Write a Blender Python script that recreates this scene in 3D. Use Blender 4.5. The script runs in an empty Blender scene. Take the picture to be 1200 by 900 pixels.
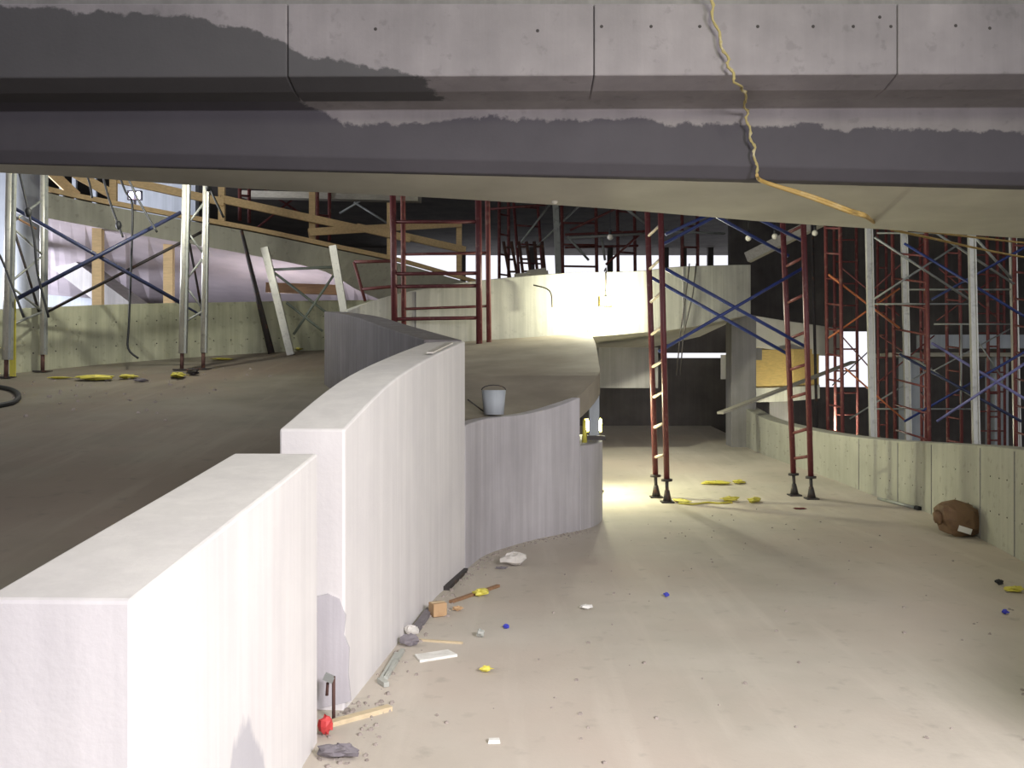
import bpy, bmesh, math, random
from mathutils import Vector, Matrix
random.seed(7)
S = bpy.context.scene
COL = S.collection

# ------------------------------------------------------------------ camera, sky, exposure, lights
EYE, F = 1.6, 1100.0                      # eye height in metres, focal length in pixels of the 1200 px frame
cam = bpy.data.cameras.new('camera'); cam.sensor_width = 36; cam.lens = 36 * F / 1200
cam.clip_start = .05; cam.clip_end = 300
co = bpy.data.objects.new('camera', cam); COL.objects.link(co)
co.location = (0, 0, EYE); co.rotation_euler = (math.radians(90), 0, 0); S.camera = co

W = bpy.data.worlds.new('sky'); S.world = W; W.use_nodes = True
bg = W.node_tree.nodes['Background']; bg.inputs[0].default_value = (.93, .93, 1, 1); bg.inputs[1].default_value = .74

S.view_settings.view_transform = 'Standard'; S.view_settings.look = 'None'
S.view_settings.exposure = .55; S.view_settings.gamma = 1; S.view_settings.use_curve_mapping = False

def lamp(name, kind, loc, power, color, size=.1, aim=None, size_y=None, spread=None):
    l = bpy.data.lights.new(name, kind); l.energy = power; l.color = color
    if kind == 'AREA':
        l.size = size
        if size_y: l.shape = 'RECTANGLE'; l.size_y = size_y
        if spread: l.spread = math.radians(spread)
    else: l.shadow_soft_size = size
    o = bpy.data.objects.new(name, l); COL.objects.link(o); o.location = loc
    if aim is not None:
        o.rotation_euler = (Vector(aim) - Vector(loc)).to_track_quat('-Z', 'Y').to_euler()
    return o
# daylight falling in over the photographer's shoulder from the open side of the building
lamp('daylight_key', 'AREA', (3.2, -1.6, 3.5), 165, (1, .93, .985), 1.6, (.7, 3.3, .3), 1.2, 105)
lamp('site_lamp_overhead', 'POINT', (1.2, 3.0, 4.6), 125, (1, 1, .74), .25)
# daylight from the open left flank of the building
lamp('daylight_left', 'AREA', (-15.6, 19.5, 3.2), 1300, (.90, .90, 1), 5.0, (-6, 20.5, 3.2), 3.5)

# ------------------------------------------------------------------ helpers
def at(px, py, d):                        # survey point: bearing and elevation read off the photo, at its own distance
    return Vector(((px - 600) / F * d, d, EYE - (py - 450) / F * d))
def zr(x, y):                             # running surface of the right ramp
    return 0.0 if y < 12.5 else .055 * (y - 12.5) ** 1.0 * min(1, (y - 12.5) / 2)
def zl(x, y):                             # running surface of the left ramp
    return max(.01, .4 + .12 * (y - 4.6))
def on_r(px, py, dz=0):
    d = 3.0
    while d < 40:
        p = at(px, py, d)
        if p.z <= zr(p.x, p.y): break
        d += .01
    p.z = zr(p.x, p.y) + dz; return p
def on_l(px, py, dz=0):
    d = 3.0
    while d < 40:
        p = at(px, py, d)
        if p.z <= zl(p.x, p.y): break
        d += .01
    p.z = zl(p.x, p.y) + dz; return p
def smooth(pts, n=6):
    pts = [tuple(p) for p in pts]; out = []
    for i in range(len(pts) - 1):
        p0 = pts[max(i - 1, 0)]; p1 = pts[i]; p2 = pts[i + 1]; p3 = pts[min(i + 2, len(pts) - 1)]
        for k in range(n):
            t = k / n; r = []
            for a, b, c, d in zip(p0, p1, p2, p3):
                r.append(.5 * (2 * b + (c - a) * t + (2 * a - 5 * b + 4 * c - d) * t * t + (3 * b - a - 3 * c + d) * t ** 3))
            out.append(tuple(r))
    out.append(pts[-1]); return out

def tag(o, label=None, cat=None, group=None, kind=None):
    if label: o['label'] = label
    if cat: o['category'] = cat
    if group: o['group'] = group
    if kind: o['kind'] = kind
    return o
def empty(name, loc, label, cat, group=None):
    o = bpy.data.objects.new(name, None); COL.objects.link(o); o.location = loc; o.empty_display_size = .2
    return tag(o, label, cat, group)
def wloc(o):
    v = Vector(o.location)
    while o.parent: o = o.parent; v += Vector(o.location)
    return v

class MB:
    def __init__(s): s.v = []; s.f = []; s.sm = []
    def add(s, vs, fs, smooth=False):
        b = len(s.v); s.v += [tuple(v) for v in vs]; s.f += [tuple(b + i for i in f) for f in fs]; s.sm += [smooth] * len(fs); return s
    def box(s, c, size, rot=None, taper=1.0):
        c = Vector(c); M = rot if rot else Matrix.Identity(3); vs = []
        for z in (-.5, .5):
            k = taper if z > 0 else 1
            for x, y in ((-.5, -.5), (.5, -.5), (.5, .5), (-.5, .5)):
                vs.append(c + M @ Vector((x * size[0] * k, y * size[1] * k, z * size[2])))
        return s.add(vs, [(3, 2, 1, 0), (4, 5, 6, 7), (0, 1, 5, 4), (1, 2, 6, 5), (2, 3, 7, 6), (3, 0, 4, 7)])
    def tube(s, p, q, r, n=8, r2=None):
        p = Vector(p); q = Vector(q); d = (q - p).normalized()
        u = d.orthogonal().normalized(); w = d.cross(u); r2 = r if r2 is None else r2; vs = []
        for c, rr in ((p, r), (q, r2)):
            for i in range(n):
                a = 2 * math.pi * i / n; vs.append(c + (u * math.cos(a) + w * math.sin(a)) * rr)
        s.add(vs, [(i, (i + 1) % n, n + (i + 1) % n, n + i) for i in range(n)], True)
        return s.add(vs, [tuple(range(n))[::-1], tuple(range(n, 2 * n))])
    def bar(s, p, q, w, t, up=(0, 0, 1)):            # rectangular bar between two points
        p = Vector(p); q = Vector(q); d = q - p; x = d.normalized(); u = Vector(up)
        y = u.cross(x)
        if y.length < 1e-4: y = Vector((1, 0, 0)).cross(x)
        y.normalize(); z = x.cross(y)
        M = Matrix((x, y, z)).transposed()
        return s.box((p + q) / 2, (d.length, w, t), M)
    def sweep(s, pts, r, n=6):
        pts = [Vector(p) for p in pts]; rings = []; u = None
        for i, p in enumerate(pts):
            d = (pts[min(i + 1, len(pts) - 1)] - pts[max(i - 1, 0)]).normalized()
            u = d.orthogonal().normalized() if u is None else (u - d * u.dot(d)).normalized()
            w = d.cross(u)
            rings.append([p + (u * math.cos(2 * math.pi * k / n) + w * math.sin(2 * math.pi * k / n)) * r for k in range(n)])
        vs = [v for rg in rings for v in rg]; m = len(pts)
        s.add(vs, [(i * n + k, i * n + (k + 1) % n, (i + 1) * n + (k + 1) % n, (i + 1) * n + k) for i in range(m - 1) for k in range(n)], True)
        return s.add(vs, [tuple(range(n))[::-1], tuple((m - 1) * n + k for k in range(n))])
    def ball(s, c, r, sq=(1, 1, 1), nu=10, nv=6, jit=0):
        c = Vector(c); vs = []
        for j in range(nv + 1):
            for i in range(nu):
                a = 2 * math.pi * i / nu; b = math.pi * j / nv; k = 1 + random.uniform(-jit, jit)
                vs.append(c + Vector((math.cos(a) * math.sin(b) * sq[0], math.sin(a) * math.sin(b) * sq[1], math.cos(b) * sq[2])) * r * k)
        return s.add(vs, [(j * nu + i, j * nu + (i + 1) % nu, (j + 1) * nu + (i + 1) % nu, (j + 1) * nu + i)[::-1] for j in range(nv) for i in range(nu)], True)
    def rails(s, rails, close=True, caps=True):       # rails: list of point lists, lofted across; closed tube of rails
        m = len(rails[0]); k = len(rails); vs = [p for r in rails for p in r]; fs = []
        for j in range(k if close else k - 1):
            j2 = (j + 1) % k
            for i in range(m - 1): fs.append((j * m + i, j * m + i + 1, j2 * m + i + 1, j2 * m + i))
        if caps and close: fs += [tuple(j * m for j in range(k)), tuple(j * m + m - 1 for j in range(k))[::-1]]
        return s.add(vs, fs)
    def build(s, name, mat, parent=None, label=None, cat=None, group=None, kind=None, bevel=0, auto=False, clean=True):
        me = bpy.data.meshes.new(name); off = wloc(parent) if parent else Vector()
        me.from_pydata([Vector(v) - off for v in s.v], [], s.f); me.polygons.foreach_set('use_smooth', s.sm)
        if clean:
            bm = bmesh.new(); bm.from_mesh(me); bmesh.ops.remove_doubles(bm, verts=bm.verts, dist=1e-5)
            bmesh.ops.recalc_face_normals(bm, faces=bm.faces); bm.to_mesh(me); bm.free()
        me.materials.append(mat); o = bpy.data.objects.new(name, me); COL.objects.link(o)
        if parent: o.parent = parent
        if bevel:
            b = o.modifiers.new('bevel', 'BEVEL'); b.width = bevel; b.segments = 2; b.limit_method = 'ANGLE'; b.angle_limit = math.radians(40)
        return tag(o, label, cat, group, kind)

# ------------------------------------------------------------------ materials
class NT:
    def __init__(s, name, rough=.8, metal=0):
        s.m = bpy.data.materials.new(name); s.m.use_nodes = True; s.t = s.m.node_tree; s.b = s.t.nodes['Principled BSDF']
        s.b.inputs['Roughness'].default_value = rough; s.b.inputs['Metallic'].default_value = metal
        s.co = s.t.nodes.new('ShaderNodeTexCoord').outputs['Object']
    def n(s, typ, **kw):
        nd = s.t.nodes.new('ShaderNode' + typ)
        for k, v in kw.items(): setattr(nd, k, v)
        return nd
    def l(s, a, b): s.t.links.new(a, b)
    def noise(s, scale, detail=4, stretch=None, rough=.55):
        c = s.co
        if stretch:
            mp = s.n('Mapping'); mp.inputs['Scale'].default_value = stretch; s.l(c, mp.inputs[0]); c = mp.outputs[0]
        nz = s.n('TexNoise'); nz.inputs['Scale'].default_value = scale; nz.inputs['Detail'].default_value = detail; nz.inputs['Roughness'].default_value = rough
        s.l(c, nz.inputs['Vector']); return nz.outputs['Fac']
    def ramp(s, fac, stops):
        r = s.n('ValToRGB'); e = r.color_ramp.elements
        while len(e) < len(stops): e.new(.5)
        for el, (p, c) in zip(e, stops): el.position = p; el.color = (c, c, c, 1) if not hasattr(c, '__len__') else (*c, 1)
        s.l(fac, r.inputs[0]); return r.outputs[0]
    def mix(s, fac, a, b, mode='MIX'):
        m = s.n('Mix', data_type='RGBA', blend_type=mode)
        for i, v in ((0, fac), (6, a), (7, b)):
            if hasattr(v, 'is_output'): s.l(v, m.inputs[i])
            elif hasattr(v, '__len__'): m.inputs[i].default_value = (*v, 1)
            else: m.inputs[i].default_value = v
        return m.outputs[2]
    def math(s, op, a, b=0.0, c=None):
        m = s.n('Math', operation=op)
        for i, v in enumerate((a, b) if c is None else (a, b, c)):
            if hasattr(v, 'is_output'): s.l(v, m.inputs[i])
            else: m.inputs[i].default_value = v
        return m.outputs[0]
    def col(s, c): s.l(c, s.b.inputs['Base Color'])
    def bump(s, h, strength=.3, dist=.01):
        b = s.n('Bump'); b.inputs['Strength'].default_value = strength; b.inputs['Distance'].default_value = dist
        s.l(h, b.inputs['Height']); s.l(b.outputs[0], s.b.inputs['Normal'])

def concrete(name, light, dark, streak=.3, stain=None, rough=.85, blotch=1.6, spots=.0, bump=.25, curve=None, damp=None, marks=()):
    m = NT(name, rough)
    c = m.mix(m.ramp(m.noise(blotch, 6), [(.3, 0), (.72, 1)]), dark, light)
    if streak:
        st = m.ramp(m.noise(2.2, 5, (4, 4, .22)), [(.42, 1), (.62, 0)])
        c = m.mix(m.math('MULTIPLY', st, streak), c, tuple(x * .62 for x in dark))
        st2 = m.ramp(m.noise(5, 3, (5, 5, .12)), [(.5, 0), (.7, 1)])
        c = m.mix(m.math('MULTIPLY', st2, streak * .6), c, tuple(min(1, x * 1.15) for x in light))
    if spots:
        sp = m.ramp(m.noise(9, 6), [(.6, 0), (.68, 1)])
        c = m.mix(m.math('MULTIPLY', sp, spots), c, tuple(x * .45 for x in dark))
    if stain:
        s2 = m.ramp(m.noise(.55, 5), [(.5, 0), (.68, 1)])
        c = m.mix(m.math('MULTIPLY', s2, .6), c, stain)
    for my, mz, sl, mc in marks:                       # damp mark rising like a flame at one place along the wall
        sx = m.n('SeparateXYZ'); m.l(m.n('NewGeometry').outputs['Position'], sx.inputs[0])
        dy = m.math('ABSOLUTE', m.math('SUBTRACT', sx.outputs[1], my))
        tip = m.math('ADD', m.math('MULTIPLY_ADD', dy, -sl, mz), m.math('MULTIPLY_ADD', m.noise(9, 4, (1, 1, .3)), .3, -.15))
        mr = m.n('MapRange'); mr.inputs[1].default_value = 0; mr.inputs[2].default_value = .05; m.l(m.math('SUBTRACT', tip, sx.outputs[2]), mr.inputs[0])
        c = m.mix(m.math('MULTIPLY', mr.outputs[0], .7), c, mc)
    if curve:                                          # damp patch with an edge of its own: height of the tide line along x
        sx = m.n('SeparateXYZ'); m.l(m.n('NewGeometry').outputs['Position'], sx.inputs[0])
        fc = m.n('FloatCurve'); cm = fc.mapping.curves[0]
        x0, x1, z0, z1 = -8.0, 8.0, 2.0, 6.0
        pts = [((x - x0) / (x1 - x0), (z - z0) / (z1 - z0)) for x, z in curve]
        cm.points[0].location = pts[0]; cm.points[1].location = pts[-1]
        for p in pts[1:-1]: cm.points.new(*p)
        for p in cm.points: p.handle_type = 'VECTOR'
        fc.mapping.update()
        m.l(m.math('MULTIPLY_ADD', sx.outputs[0], 1 / (x1 - x0), -x0 / (x1 - x0)), fc.inputs['Value'])
        tide = m.math('MULTIPLY_ADD', fc.outputs[0], z1 - z0, z0)
        nz = m.math('MULTIPLY_ADD', m.noise(5, 6, None, .65), .22, -.11)
        d = m.math('SUBTRACT', m.math('ADD', tide, nz), sx.outputs[2])
        mr = m.n('MapRange'); mr.inputs[1].default_value = -.008; mr.inputs[2].default_value = .012; m.l(d, mr.inputs[0])
        dc = m.mix(m.noise(3, 5), damp, tuple(x * 1.35 for x in damp))
        c = m.mix(m.math('MULTIPLY', mr.outputs[0], .93), c, dc)
    m.col(c); m.bump(m.noise(38, 5), bump, .006); return m.m
def paint(name, c, worn=None, rough=.5, metal=0, scale=9, amt=(.55, .7), bump=0):
    m = NT(name, rough, metal)
    k = m.mix(m.noise(3, 3), tuple(x * .75 for x in c), tuple(min(1, x * 1.2) for x in c))
    if worn: k = m.mix(m.ramp(m.noise(scale, 6), [(amt[0], 0), (amt[1], 1)]), k, worn)
    m.col(k)
    if bump: m.bump(m.noise(20, 4), bump, .01)
    return m.m
def timber(name, c):
    m = NT(name, .75); g = m.noise(4, 5, (1.2, 8, 8)); m.col(m.mix(g, tuple(x * .6 for x in c), tuple(min(1, x * 1.25) for x in c))); m.bump(g, .2, .004); return m.m
def glow(name, c, st):
    m = NT(name, .4); m.b.inputs['Base Color'].default_value = (*c, 1); m.b.inputs['Emission Color'].default_value = (*c, 1); m.b.inputs['Emission Strength'].default_value = st; return m.m
def floor_mat(name, light, dark, dust):
    m = NT(name, .85)
    c = m.mix(m.ramp(m.noise(.8, 7), [(.32, 0), (.7, 1)]), dark, light)
    c = m.mix(m.math('MULTIPLY', m.ramp(m.noise(.35, 5), [(.42, 0), (.62, 1)]), .75), c, dust)
    tr = m.ramp(m.noise(1.6, 6, (2.6, .22, 1)), [(.52, 0), (.7, 1)])
    c = m.mix(m.math('MULTIPLY', tr, .3), c, tuple(min(1, x * 1.2) for x in light))
    c = m.mix(m.math('MULTIPLY', m.ramp(m.noise(6, 8), [(.6, 0), (.75, 1)]), .35), c, tuple(x * .5 for x in dark))
    m.col(c); m.bump(m.noise(30, 6), .3, .006); return m.m

M = {}
M['wall_near'] = concrete('pale_concrete', (.80, .785, .765), (.70, .685, .68), .16, marks=((3.16, .56, 1.5, (.42, .42, .46)), (2.98, .42, 1.8, (.46, .46, .5))))
M['wall_gray'] = concrete('gray_concrete', (.60, .585, .61), (.47, .455, .48), .3)
M['wall_dark'] = concrete('dark_wall_concrete', (.20, .19, .195), (.13, .12, .125), .4)  # much darker gray than the pale parapet run
M['wall_green'] = concrete('mossy_tint_concrete', (.44, .44, .37), (.35, .35, .29), .2, spots=.35)
M['wall_lit'] = concrete('far_wall_concrete', (.60, .60, .52), (.46, .46, .40), .4, spots=.2)
M['wall_back'] = concrete('left_wall_concrete', (.52, .53, .38), (.38, .39, .28), .35, spots=.45)
M['slab'] = concrete('dusty_slab', (.34, .305, .24), (.22, .195, .155), 0, stain=(.20, .16, .12))
M['soffit'] = concrete('soffit_concrete', (.70, .685, .60), (.52, .51, .44), 0, blotch=1.1)
M['fascia_a'] = concrete('fascia_concrete', (.36, .335, .355), (.235, .22, .235), .12, spots=.25,
    curve=[(-8, 4.24), (-3.55, 4.2), (-2.36, 4.16), (-1.9, 4.09), (-1.71, 4.01), (-1.42, 3.88), (-1.06, 3.82), (-.5, 3.70), (-.25, 3.4), (8, 3.3)], damp=(.07, .069, .075))
M['fascia_b'] = concrete('lower_fascia_concrete', (.32, .298, .30), (.22, .205, .21), .12, spots=.2,
    curve=[(-8, 3.9), (-1.9, 3.9), (-1.5, 3.68), (-1.2, 3.56), (-.7, 3.58), (-.2, 3.63), (.6, 3.60), (1.5, 3.57), (2.4, 3.55), (3.9, 3.50), (8, 3.48)], damp=(.062, .058, .07))
M['lavender'] = concrete('lavender_soffit', (.48, .43, .47), (.38, .34, .38), 0)
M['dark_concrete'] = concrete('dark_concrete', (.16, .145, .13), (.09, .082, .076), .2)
M['mid_concrete'] = concrete('mid_concrete', (.30, .295, .29), (.22, .215, .21), .3)
M['blue_gray'] = concrete('blue_gray_concrete', (.48, .52, .56), (.38, .42, .47), .3)
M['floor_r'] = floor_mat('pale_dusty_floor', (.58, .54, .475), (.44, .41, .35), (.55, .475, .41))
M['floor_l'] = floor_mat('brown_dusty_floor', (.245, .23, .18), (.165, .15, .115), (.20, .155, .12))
M['ground'] = floor_mat('lower_ground', (.2, .18, .15), (.1, .09, .08), (.15, .13, .1))
M['red'] = paint('red_scaffold_paint', (.125, .026, .03), (.2, .09, .08), .45, 0, 12, (.58, .72))
M['red_far'] = paint('dull_red_paint', (.17, .045, .042), (.24, .13, .1), .6)
M['pale_rung'] = paint('glare_painted_rung', (.55, .48, .38), (.3, .1, .08), .5)  # lamp glare on the rungs put into the pale color, red patches over it
M['orange'] = paint('orange_brace_paint', (.55, .17, .06), (.35, .12, .05), .5)
M['blue'] = paint('blue_brace_paint', (.025, .045, .19), (.06, .07, .16), .45)
M['purple'] = paint('pale_blue_paint', (.2, .2, .42), (.12, .12, .3), .45)
M['navy'] = paint('navy_brace_paint', (.025, .035, .09), (.05, .05, .09), .5)
M['zinc'] = paint('galvanised_steel', (.62, .62, .56), (.46, .46, .42), .4, .45, 14)
M['zinc_dull'] = paint('dull_zinc', (.34, .36, .34), (.22, .24, .22), .5, .3)
M['green_gray'] = paint('green_gray_bar', (.16, .19, .16), (.1, .12, .1), .6)
M['iron'] = paint('dark_iron', (.05, .045, .045), (.12, .06, .04), .6, .3)
M['rust'] = paint('rusty_iron', (.10, .05, .04), (.2, .09, .05), .8)
M['timber'] = timber('fresh_timber', (.60, .44, .24))
M['timber_gray'] = timber('weathered_plank', (.42, .40, .33))
M['timber_pale'] = timber('pale_lath', (.66, .55, .36))
M['timber_brown'] = timber('brown_stick', (.30, .17, .09))
M['plywood'] = timber('yellow_plywood', (.62, .45, .16))
M['card'] = paint('cardboard', (.50, .33, .18), (.38, .24, .13), .85, bump=.2)
M['bag'] = paint('brown_paper', (.19, .115, .06), (.12, .068, .04), .75, bump=.5)
M['white'] = paint('white_scrap', (.82, .82, .78), (.65, .64, .6), .7)
M['film'] = paint('cloudy_film', (.62, .60, .56), (.75, .74, .7), .35)
M['yellow'] = paint('yellow_tape', (.68, .62, .10), (.5, .45, .12), .5)
M['rope'] = paint('yellow_rope', (.42, .35, .15), (.6, .55, .36), .6, 0, 14)
M['cable'] = paint('orange_yellow_cable', (.50, .34, .11), (.55, .42, .2), .6)
M['black'] = paint('black_rubber', (.02, .022, .025), None, .6)
M['blue_bit'] = paint('blue_plastic', (.05, .06, .5), None, .5)
M['red_tag'] = paint('red_plastic', (.62, .06, .06), None, .5)
M['pvc'] = paint('gray_pvc', (.44, .46, .42), (.3, .32, .29), .5)
M['rag'] = paint('gray_rag', (.20, .185, .20), (.12, .11, .12), .95, bump=.6)
M['stone'] = paint('grit', (.34, .30, .27), (.2, .17, .15), .95)
M['lampbody'] = paint('yellow_lamp_body', (.7, .55, .05), None, .5)
M['bulb'] = paint('frosted_bulb', (.75, .72, .62), None, .3)
M['hot'] = glow('halogen_glow', (1, .97, .82), 60)
M['coolhot'] = glow('cool_floodlight_glow', (.72, .72, 1), 14)
M['tie'] = paint('tie_hole', (.06, .055, .055), None, .9)

# ------------------------------------------------------------------ setting: ramps, ground, outer shell
def sheet(name, rows, mat, thick=.25, **kw):          # rows of points, a slab of that thickness below them
    mb = MB(); r = len(rows); c = len(rows[0])
    vs = [p for row in rows for p in row] + [(p[0], p[1], p[2] - thick) for row in rows for p in row]; n = r * c; fs = []
    for i in range(r - 1):
        for j in range(c - 1):
            q = (i * c + j, i * c + j + 1, (i + 1) * c + j + 1, (i + 1) * c + j); fs += [q, tuple(n + k for k in q[::-1])]
    for i in range(r - 1):
        for j in (0, c - 1): fs.append((i * c + j, (i + 1) * c + j, n + (i + 1) * c + j, n + i * c + j))
    for j in range(c - 1):
        for i in (0, r - 1): fs.append((i * c + j, i * c + j + 1, n + i * c + j + 1, n + i * c + j))
    mb.add(vs, fs); return mb.build(name, mat, **kw)

ys = [-7, -3, 0, 3, 6, 9, 11, 12.5, 13, 13.5, 14.5, 16, 18, 20, 22, 26]
RWALL = [(2.6, 3.0), (3.4, 4.6), (4.05, 6.2), (4.42, 7.6), (4.6, 8.46), (4.84, 9.7), (5.19, 11.9), (5.14, 13.1), (4.96, 14.9), (4.72, 17.3), (4.66, 19.2)]
def rx(y):
    P = [(2.6, -9)] + RWALL + [(4.66, 40)]
    for (a, b), (c, d) in zip(P, P[1:]):
        if b <= y <= d: return a + (c - a) * (y - b) / (d - b)
    return 4.7
def lx(y):                                             # inner edge of the left ramp
    P = [(-1.1, -9), (-1.05, 4.2), (-.98, 4.6), (-.9, 5.64), (-.55, 8.05), (-2.8, 14.6), (-2.9, 24)]
    for (a, b), (c, d) in zip(P, P[1:]):
        if b <= y <= d: return a + (c - a) * (y - b) / (d - b)
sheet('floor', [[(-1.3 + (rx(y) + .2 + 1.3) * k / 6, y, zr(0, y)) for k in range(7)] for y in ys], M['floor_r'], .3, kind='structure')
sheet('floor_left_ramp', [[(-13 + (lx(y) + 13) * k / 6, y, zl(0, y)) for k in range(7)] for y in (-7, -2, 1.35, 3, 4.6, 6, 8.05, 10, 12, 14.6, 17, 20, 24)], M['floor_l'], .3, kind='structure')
sheet('floor_lower_level', [[(x, y, -1.6) for x in (-40, 0, 40)] for y in (-30, 10, 50)], M['ground'], .3, kind='structure')

def panel(mb, x0, x1, z0, z1, y, t=.3): mb.box(((x0 + x1) / 2, y + t / 2, (z0 + z1) / 2), (x1 - x0, t, z1 - z0))
mb = MB(); CE = 7.7
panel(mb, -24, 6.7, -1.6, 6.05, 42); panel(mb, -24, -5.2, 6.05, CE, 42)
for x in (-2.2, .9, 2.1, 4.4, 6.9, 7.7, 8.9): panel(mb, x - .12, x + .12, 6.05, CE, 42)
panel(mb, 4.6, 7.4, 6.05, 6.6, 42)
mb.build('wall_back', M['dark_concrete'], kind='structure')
mb = MB(); panel(mb, -26, -12.75, -1.6, CE, 25.5); panel(mb, -10.9, -8.6, 4.9, CE, 25.5); panel(mb, -12.75, -10.9, -1.6, 5.0, 25.5)
for x in (-12.3, -11.95, -11.4): panel(mb, x - .05, x + .05, 5.0, CE, 25.6, .1)
mb.build('wall_back_left', M['blue_gray'], kind='structure')
mb = MB(); panel(mb, 7.2, 9.75, -1.6, CE, 31); panel(mb, 12.0, 26, -1.6, CE, 31); panel(mb, 9.75, 12.0, 3.35, CE, 31); panel(mb, 9.75, 12.0, -1.6, 1.5, 31)
mb.build('wall_back_right', M['dark_concrete'], kind='structure')
mb = MB(); mb.box((-16.2, 4, 3), (.3, 20, 9.4)); mb.box((-16.2, 24, 6.9), (.3, 20, 1.8)); mb.box((-16.2, 24, -.5), (.3, 20, 2.2)); mb.build('wall_left', M['mid_concrete'], kind='structure')
mb = MB(); mb.box((25, 26, 3), (.3, 34, 9.4)); mb.build('wall_right', M['dark_concrete'], kind='structure')
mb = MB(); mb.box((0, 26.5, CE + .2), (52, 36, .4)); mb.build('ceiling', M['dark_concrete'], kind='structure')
mb = MB(); mb.box((4.4, -1.2, 5.35), (12, 14.4, .3)); mb.build('sky_blocker_front', M['mid_concrete'], kind='structure')  # unseen roof added to keep sky light off the near scene
mb = MB(); mb.box((-7.4, -.6, 4.75), (11.6, 13.4, .4)); mb.build('shade_slab_left_ramp', M['mid_concrete'], kind='structure')  # unseen slab added overhead so the left ramp falls in shade

# ------------------------------------------------------------------ concrete parapets and retaining wall
def wall_strip(name, path, thick, mat, label, cat, parent=None, bevel=.012, n=5, kind=None):
    """path of (x, y, z_bottom, z_top) along the visible face; thickness to the left of travel for thick > 0"""
    P = smooth(path, n) if n > 1 else path; R = [[], [], [], []]
    for i, p in enumerate(P):
        a = P[max(i - 1, 0)]; b = P[min(i + 1, len(P) - 1)]; t = Vector((b[0] - a[0], b[1] - a[1])).normalized()
        nx, ny = -t.y * thick, t.x * thick
        R[0].append((p[0], p[1], p[2])); R[1].append((p[0], p[1], p[3])); R[2].append((p[0] + nx, p[1] + ny, p[3])); R[3].append((p[0] + nx, p[1] + ny, p[2]))
    mb = MB().rails(R); return mb.build(name, mat, parent, label, cat, bevel=bevel, kind=kind)

wall_strip('concrete_parapet', [(-.93, 2.3, -.02, 1.071), (-.91, 2.95, -.02, 1.146), (-.885, 3.6, -.02, 1.222), (-.87, 4.2, -.02, 1.29)], .378, M['wall_near'],
           'nearest pale concrete parapet, short straight block with a square end facing the viewer', 'parapet', n=3)
W2 = [(-.82, 4.6, -.02, 1.378), (-.718, 5.64, -.02, 1.615), (-.59, 6.9, -.02, 1.80), (-.402, 8.05, -.02, 1.966)]
PAR2 = root = empty('concrete_parapet', (-.95, 4.6, 0), 'longer pale concrete parapet beyond the gap, rising and bending away to a dark hairpin', 'parapet')
wall_strip('wall_run', W2, .33, M['wall_near'], None, None, root)
wall_strip('wall_run', [(-.75, 8.0, .2, 1.98), (-1.38, 9.8, .4, 2.21), (-2.1, 12.2, .7, 2.49), (-2.92, 14.6, 1.2, 2.73)], -.34, M['wall_dark'], 'dark wall run', None, root)
mb = MB(); mb.box((-.56, 7.35, 1.885), (.05, .75, .012), Matrix.Rotation(-.14, 3, 'Z') @ Matrix.Rotation(.14, 3, 'X')); mb.build('pale_top_strip', M['film'], root, 'shiny pale strip on the parapet top')  # thin pale strip, smoother than the concrete, laid on the top
P = [at(x, y, 4.597) for x, y in ((368, 700), (384, 696), (398, 702), (405, 722), (403, 744), (409, 760), (408, 790), (411, 822), (368, 832))]
mb = MB().add(P + [p + Vector((0, .02, 0)) for p in P], [tuple(range(9)), tuple(range(9, 18))[::-1]] + [(i, (i + 1) % 9, 9 + (i + 1) % 9, 9 + i) for i in range(9)]); mb.build('rough_patch', M['wall_gray'], PAR2, 'rough gray patch low on the end face')
RET = [(-.402, 8.05, 1.24), (-.24, 8.8, 1.27), (.13, 9.5, 1.29), (.45, 9.92, 1.35), (.745, 10.25, 1.45)]
root = empty('retaining_wall', (0, 9, 0), 'curved gray retaining wall under the raised slab, bulging towards the right ramp', 'wall')
wall_strip('wall_face', [(x, y, -.02, z + .004) for x, y, z in RET], .4, M['wall_gray'], None, None, root)
wall_strip('low_wall_end', [(.752, 10.26, -.02, .925), (.95, 10.62, -.02, .925), (1.08, 11.2, -.02, .925), (1.06, 11.9, -.02, .925), (.98, 12.6, -.02, .925)], .5, M['wall_gray'], 'lower notched end', None, root)
mb = MB(); mb.box((.45, 11.4, .7), (.1, 1.7, 1.4)); mb.build('inner_wall', M['mid_concrete'], root)
EDGE = smooth([(-.47, 8.1, 1.24), (-.31, 8.86, 1.27), (.06, 9.58, 1.29), (.39, 10.02, 1.35), (.70, 10.30, 1.45), (1.0, 10.9, 1.70), (1.11, 12, 1.87), (1.24, 14, 2.22), (1.31, 15.85, 2.46)], 4)
INN = smooth([(-.62, 8.3, 1.255), (-.8, 8.9, 1.33), (-1.0, 9.5, 1.4), (-1.25, 10.1, 1.48), (-1.5, 10.8, 1.56), (-1.8, 11.8, 1.69), (-2.2, 13, 1.85), (-2.55, 14.2, 2.02), (-2.6, 15.2, 2.16)], 4)
sheet('raised_slab', [[tuple(Vector(a) * (1 - t) + Vector(b) * t) for t in (0, .25, .5, .75, 1)] for a, b in zip(EDGE, INN)], M['slab'], .26,
      label='dusty brown slab of the upper ramp with a curved lip above the gray retaining wall', cat='slab')
LIT = [(-2.62, 14.95, 2.0, 2.76), (-2.21, 15.2, 2.05, 2.96), (-1.58, 15.4, 2.1, 3.14), (-.57, 15.7, 2.2, 3.33), (.87, 16, 2.36, 3.49), (2.12, 16.4, 2.48, 3.57), (3.09, 17, 2.6, 3.73), (4.58, 18, 2.93, 3.89)]
root = empty('bridge_parapet', (1, 16, 2.4), 'long curved parapet beyond the raised slab, glaring white around the work lamp', 'parapet')
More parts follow.
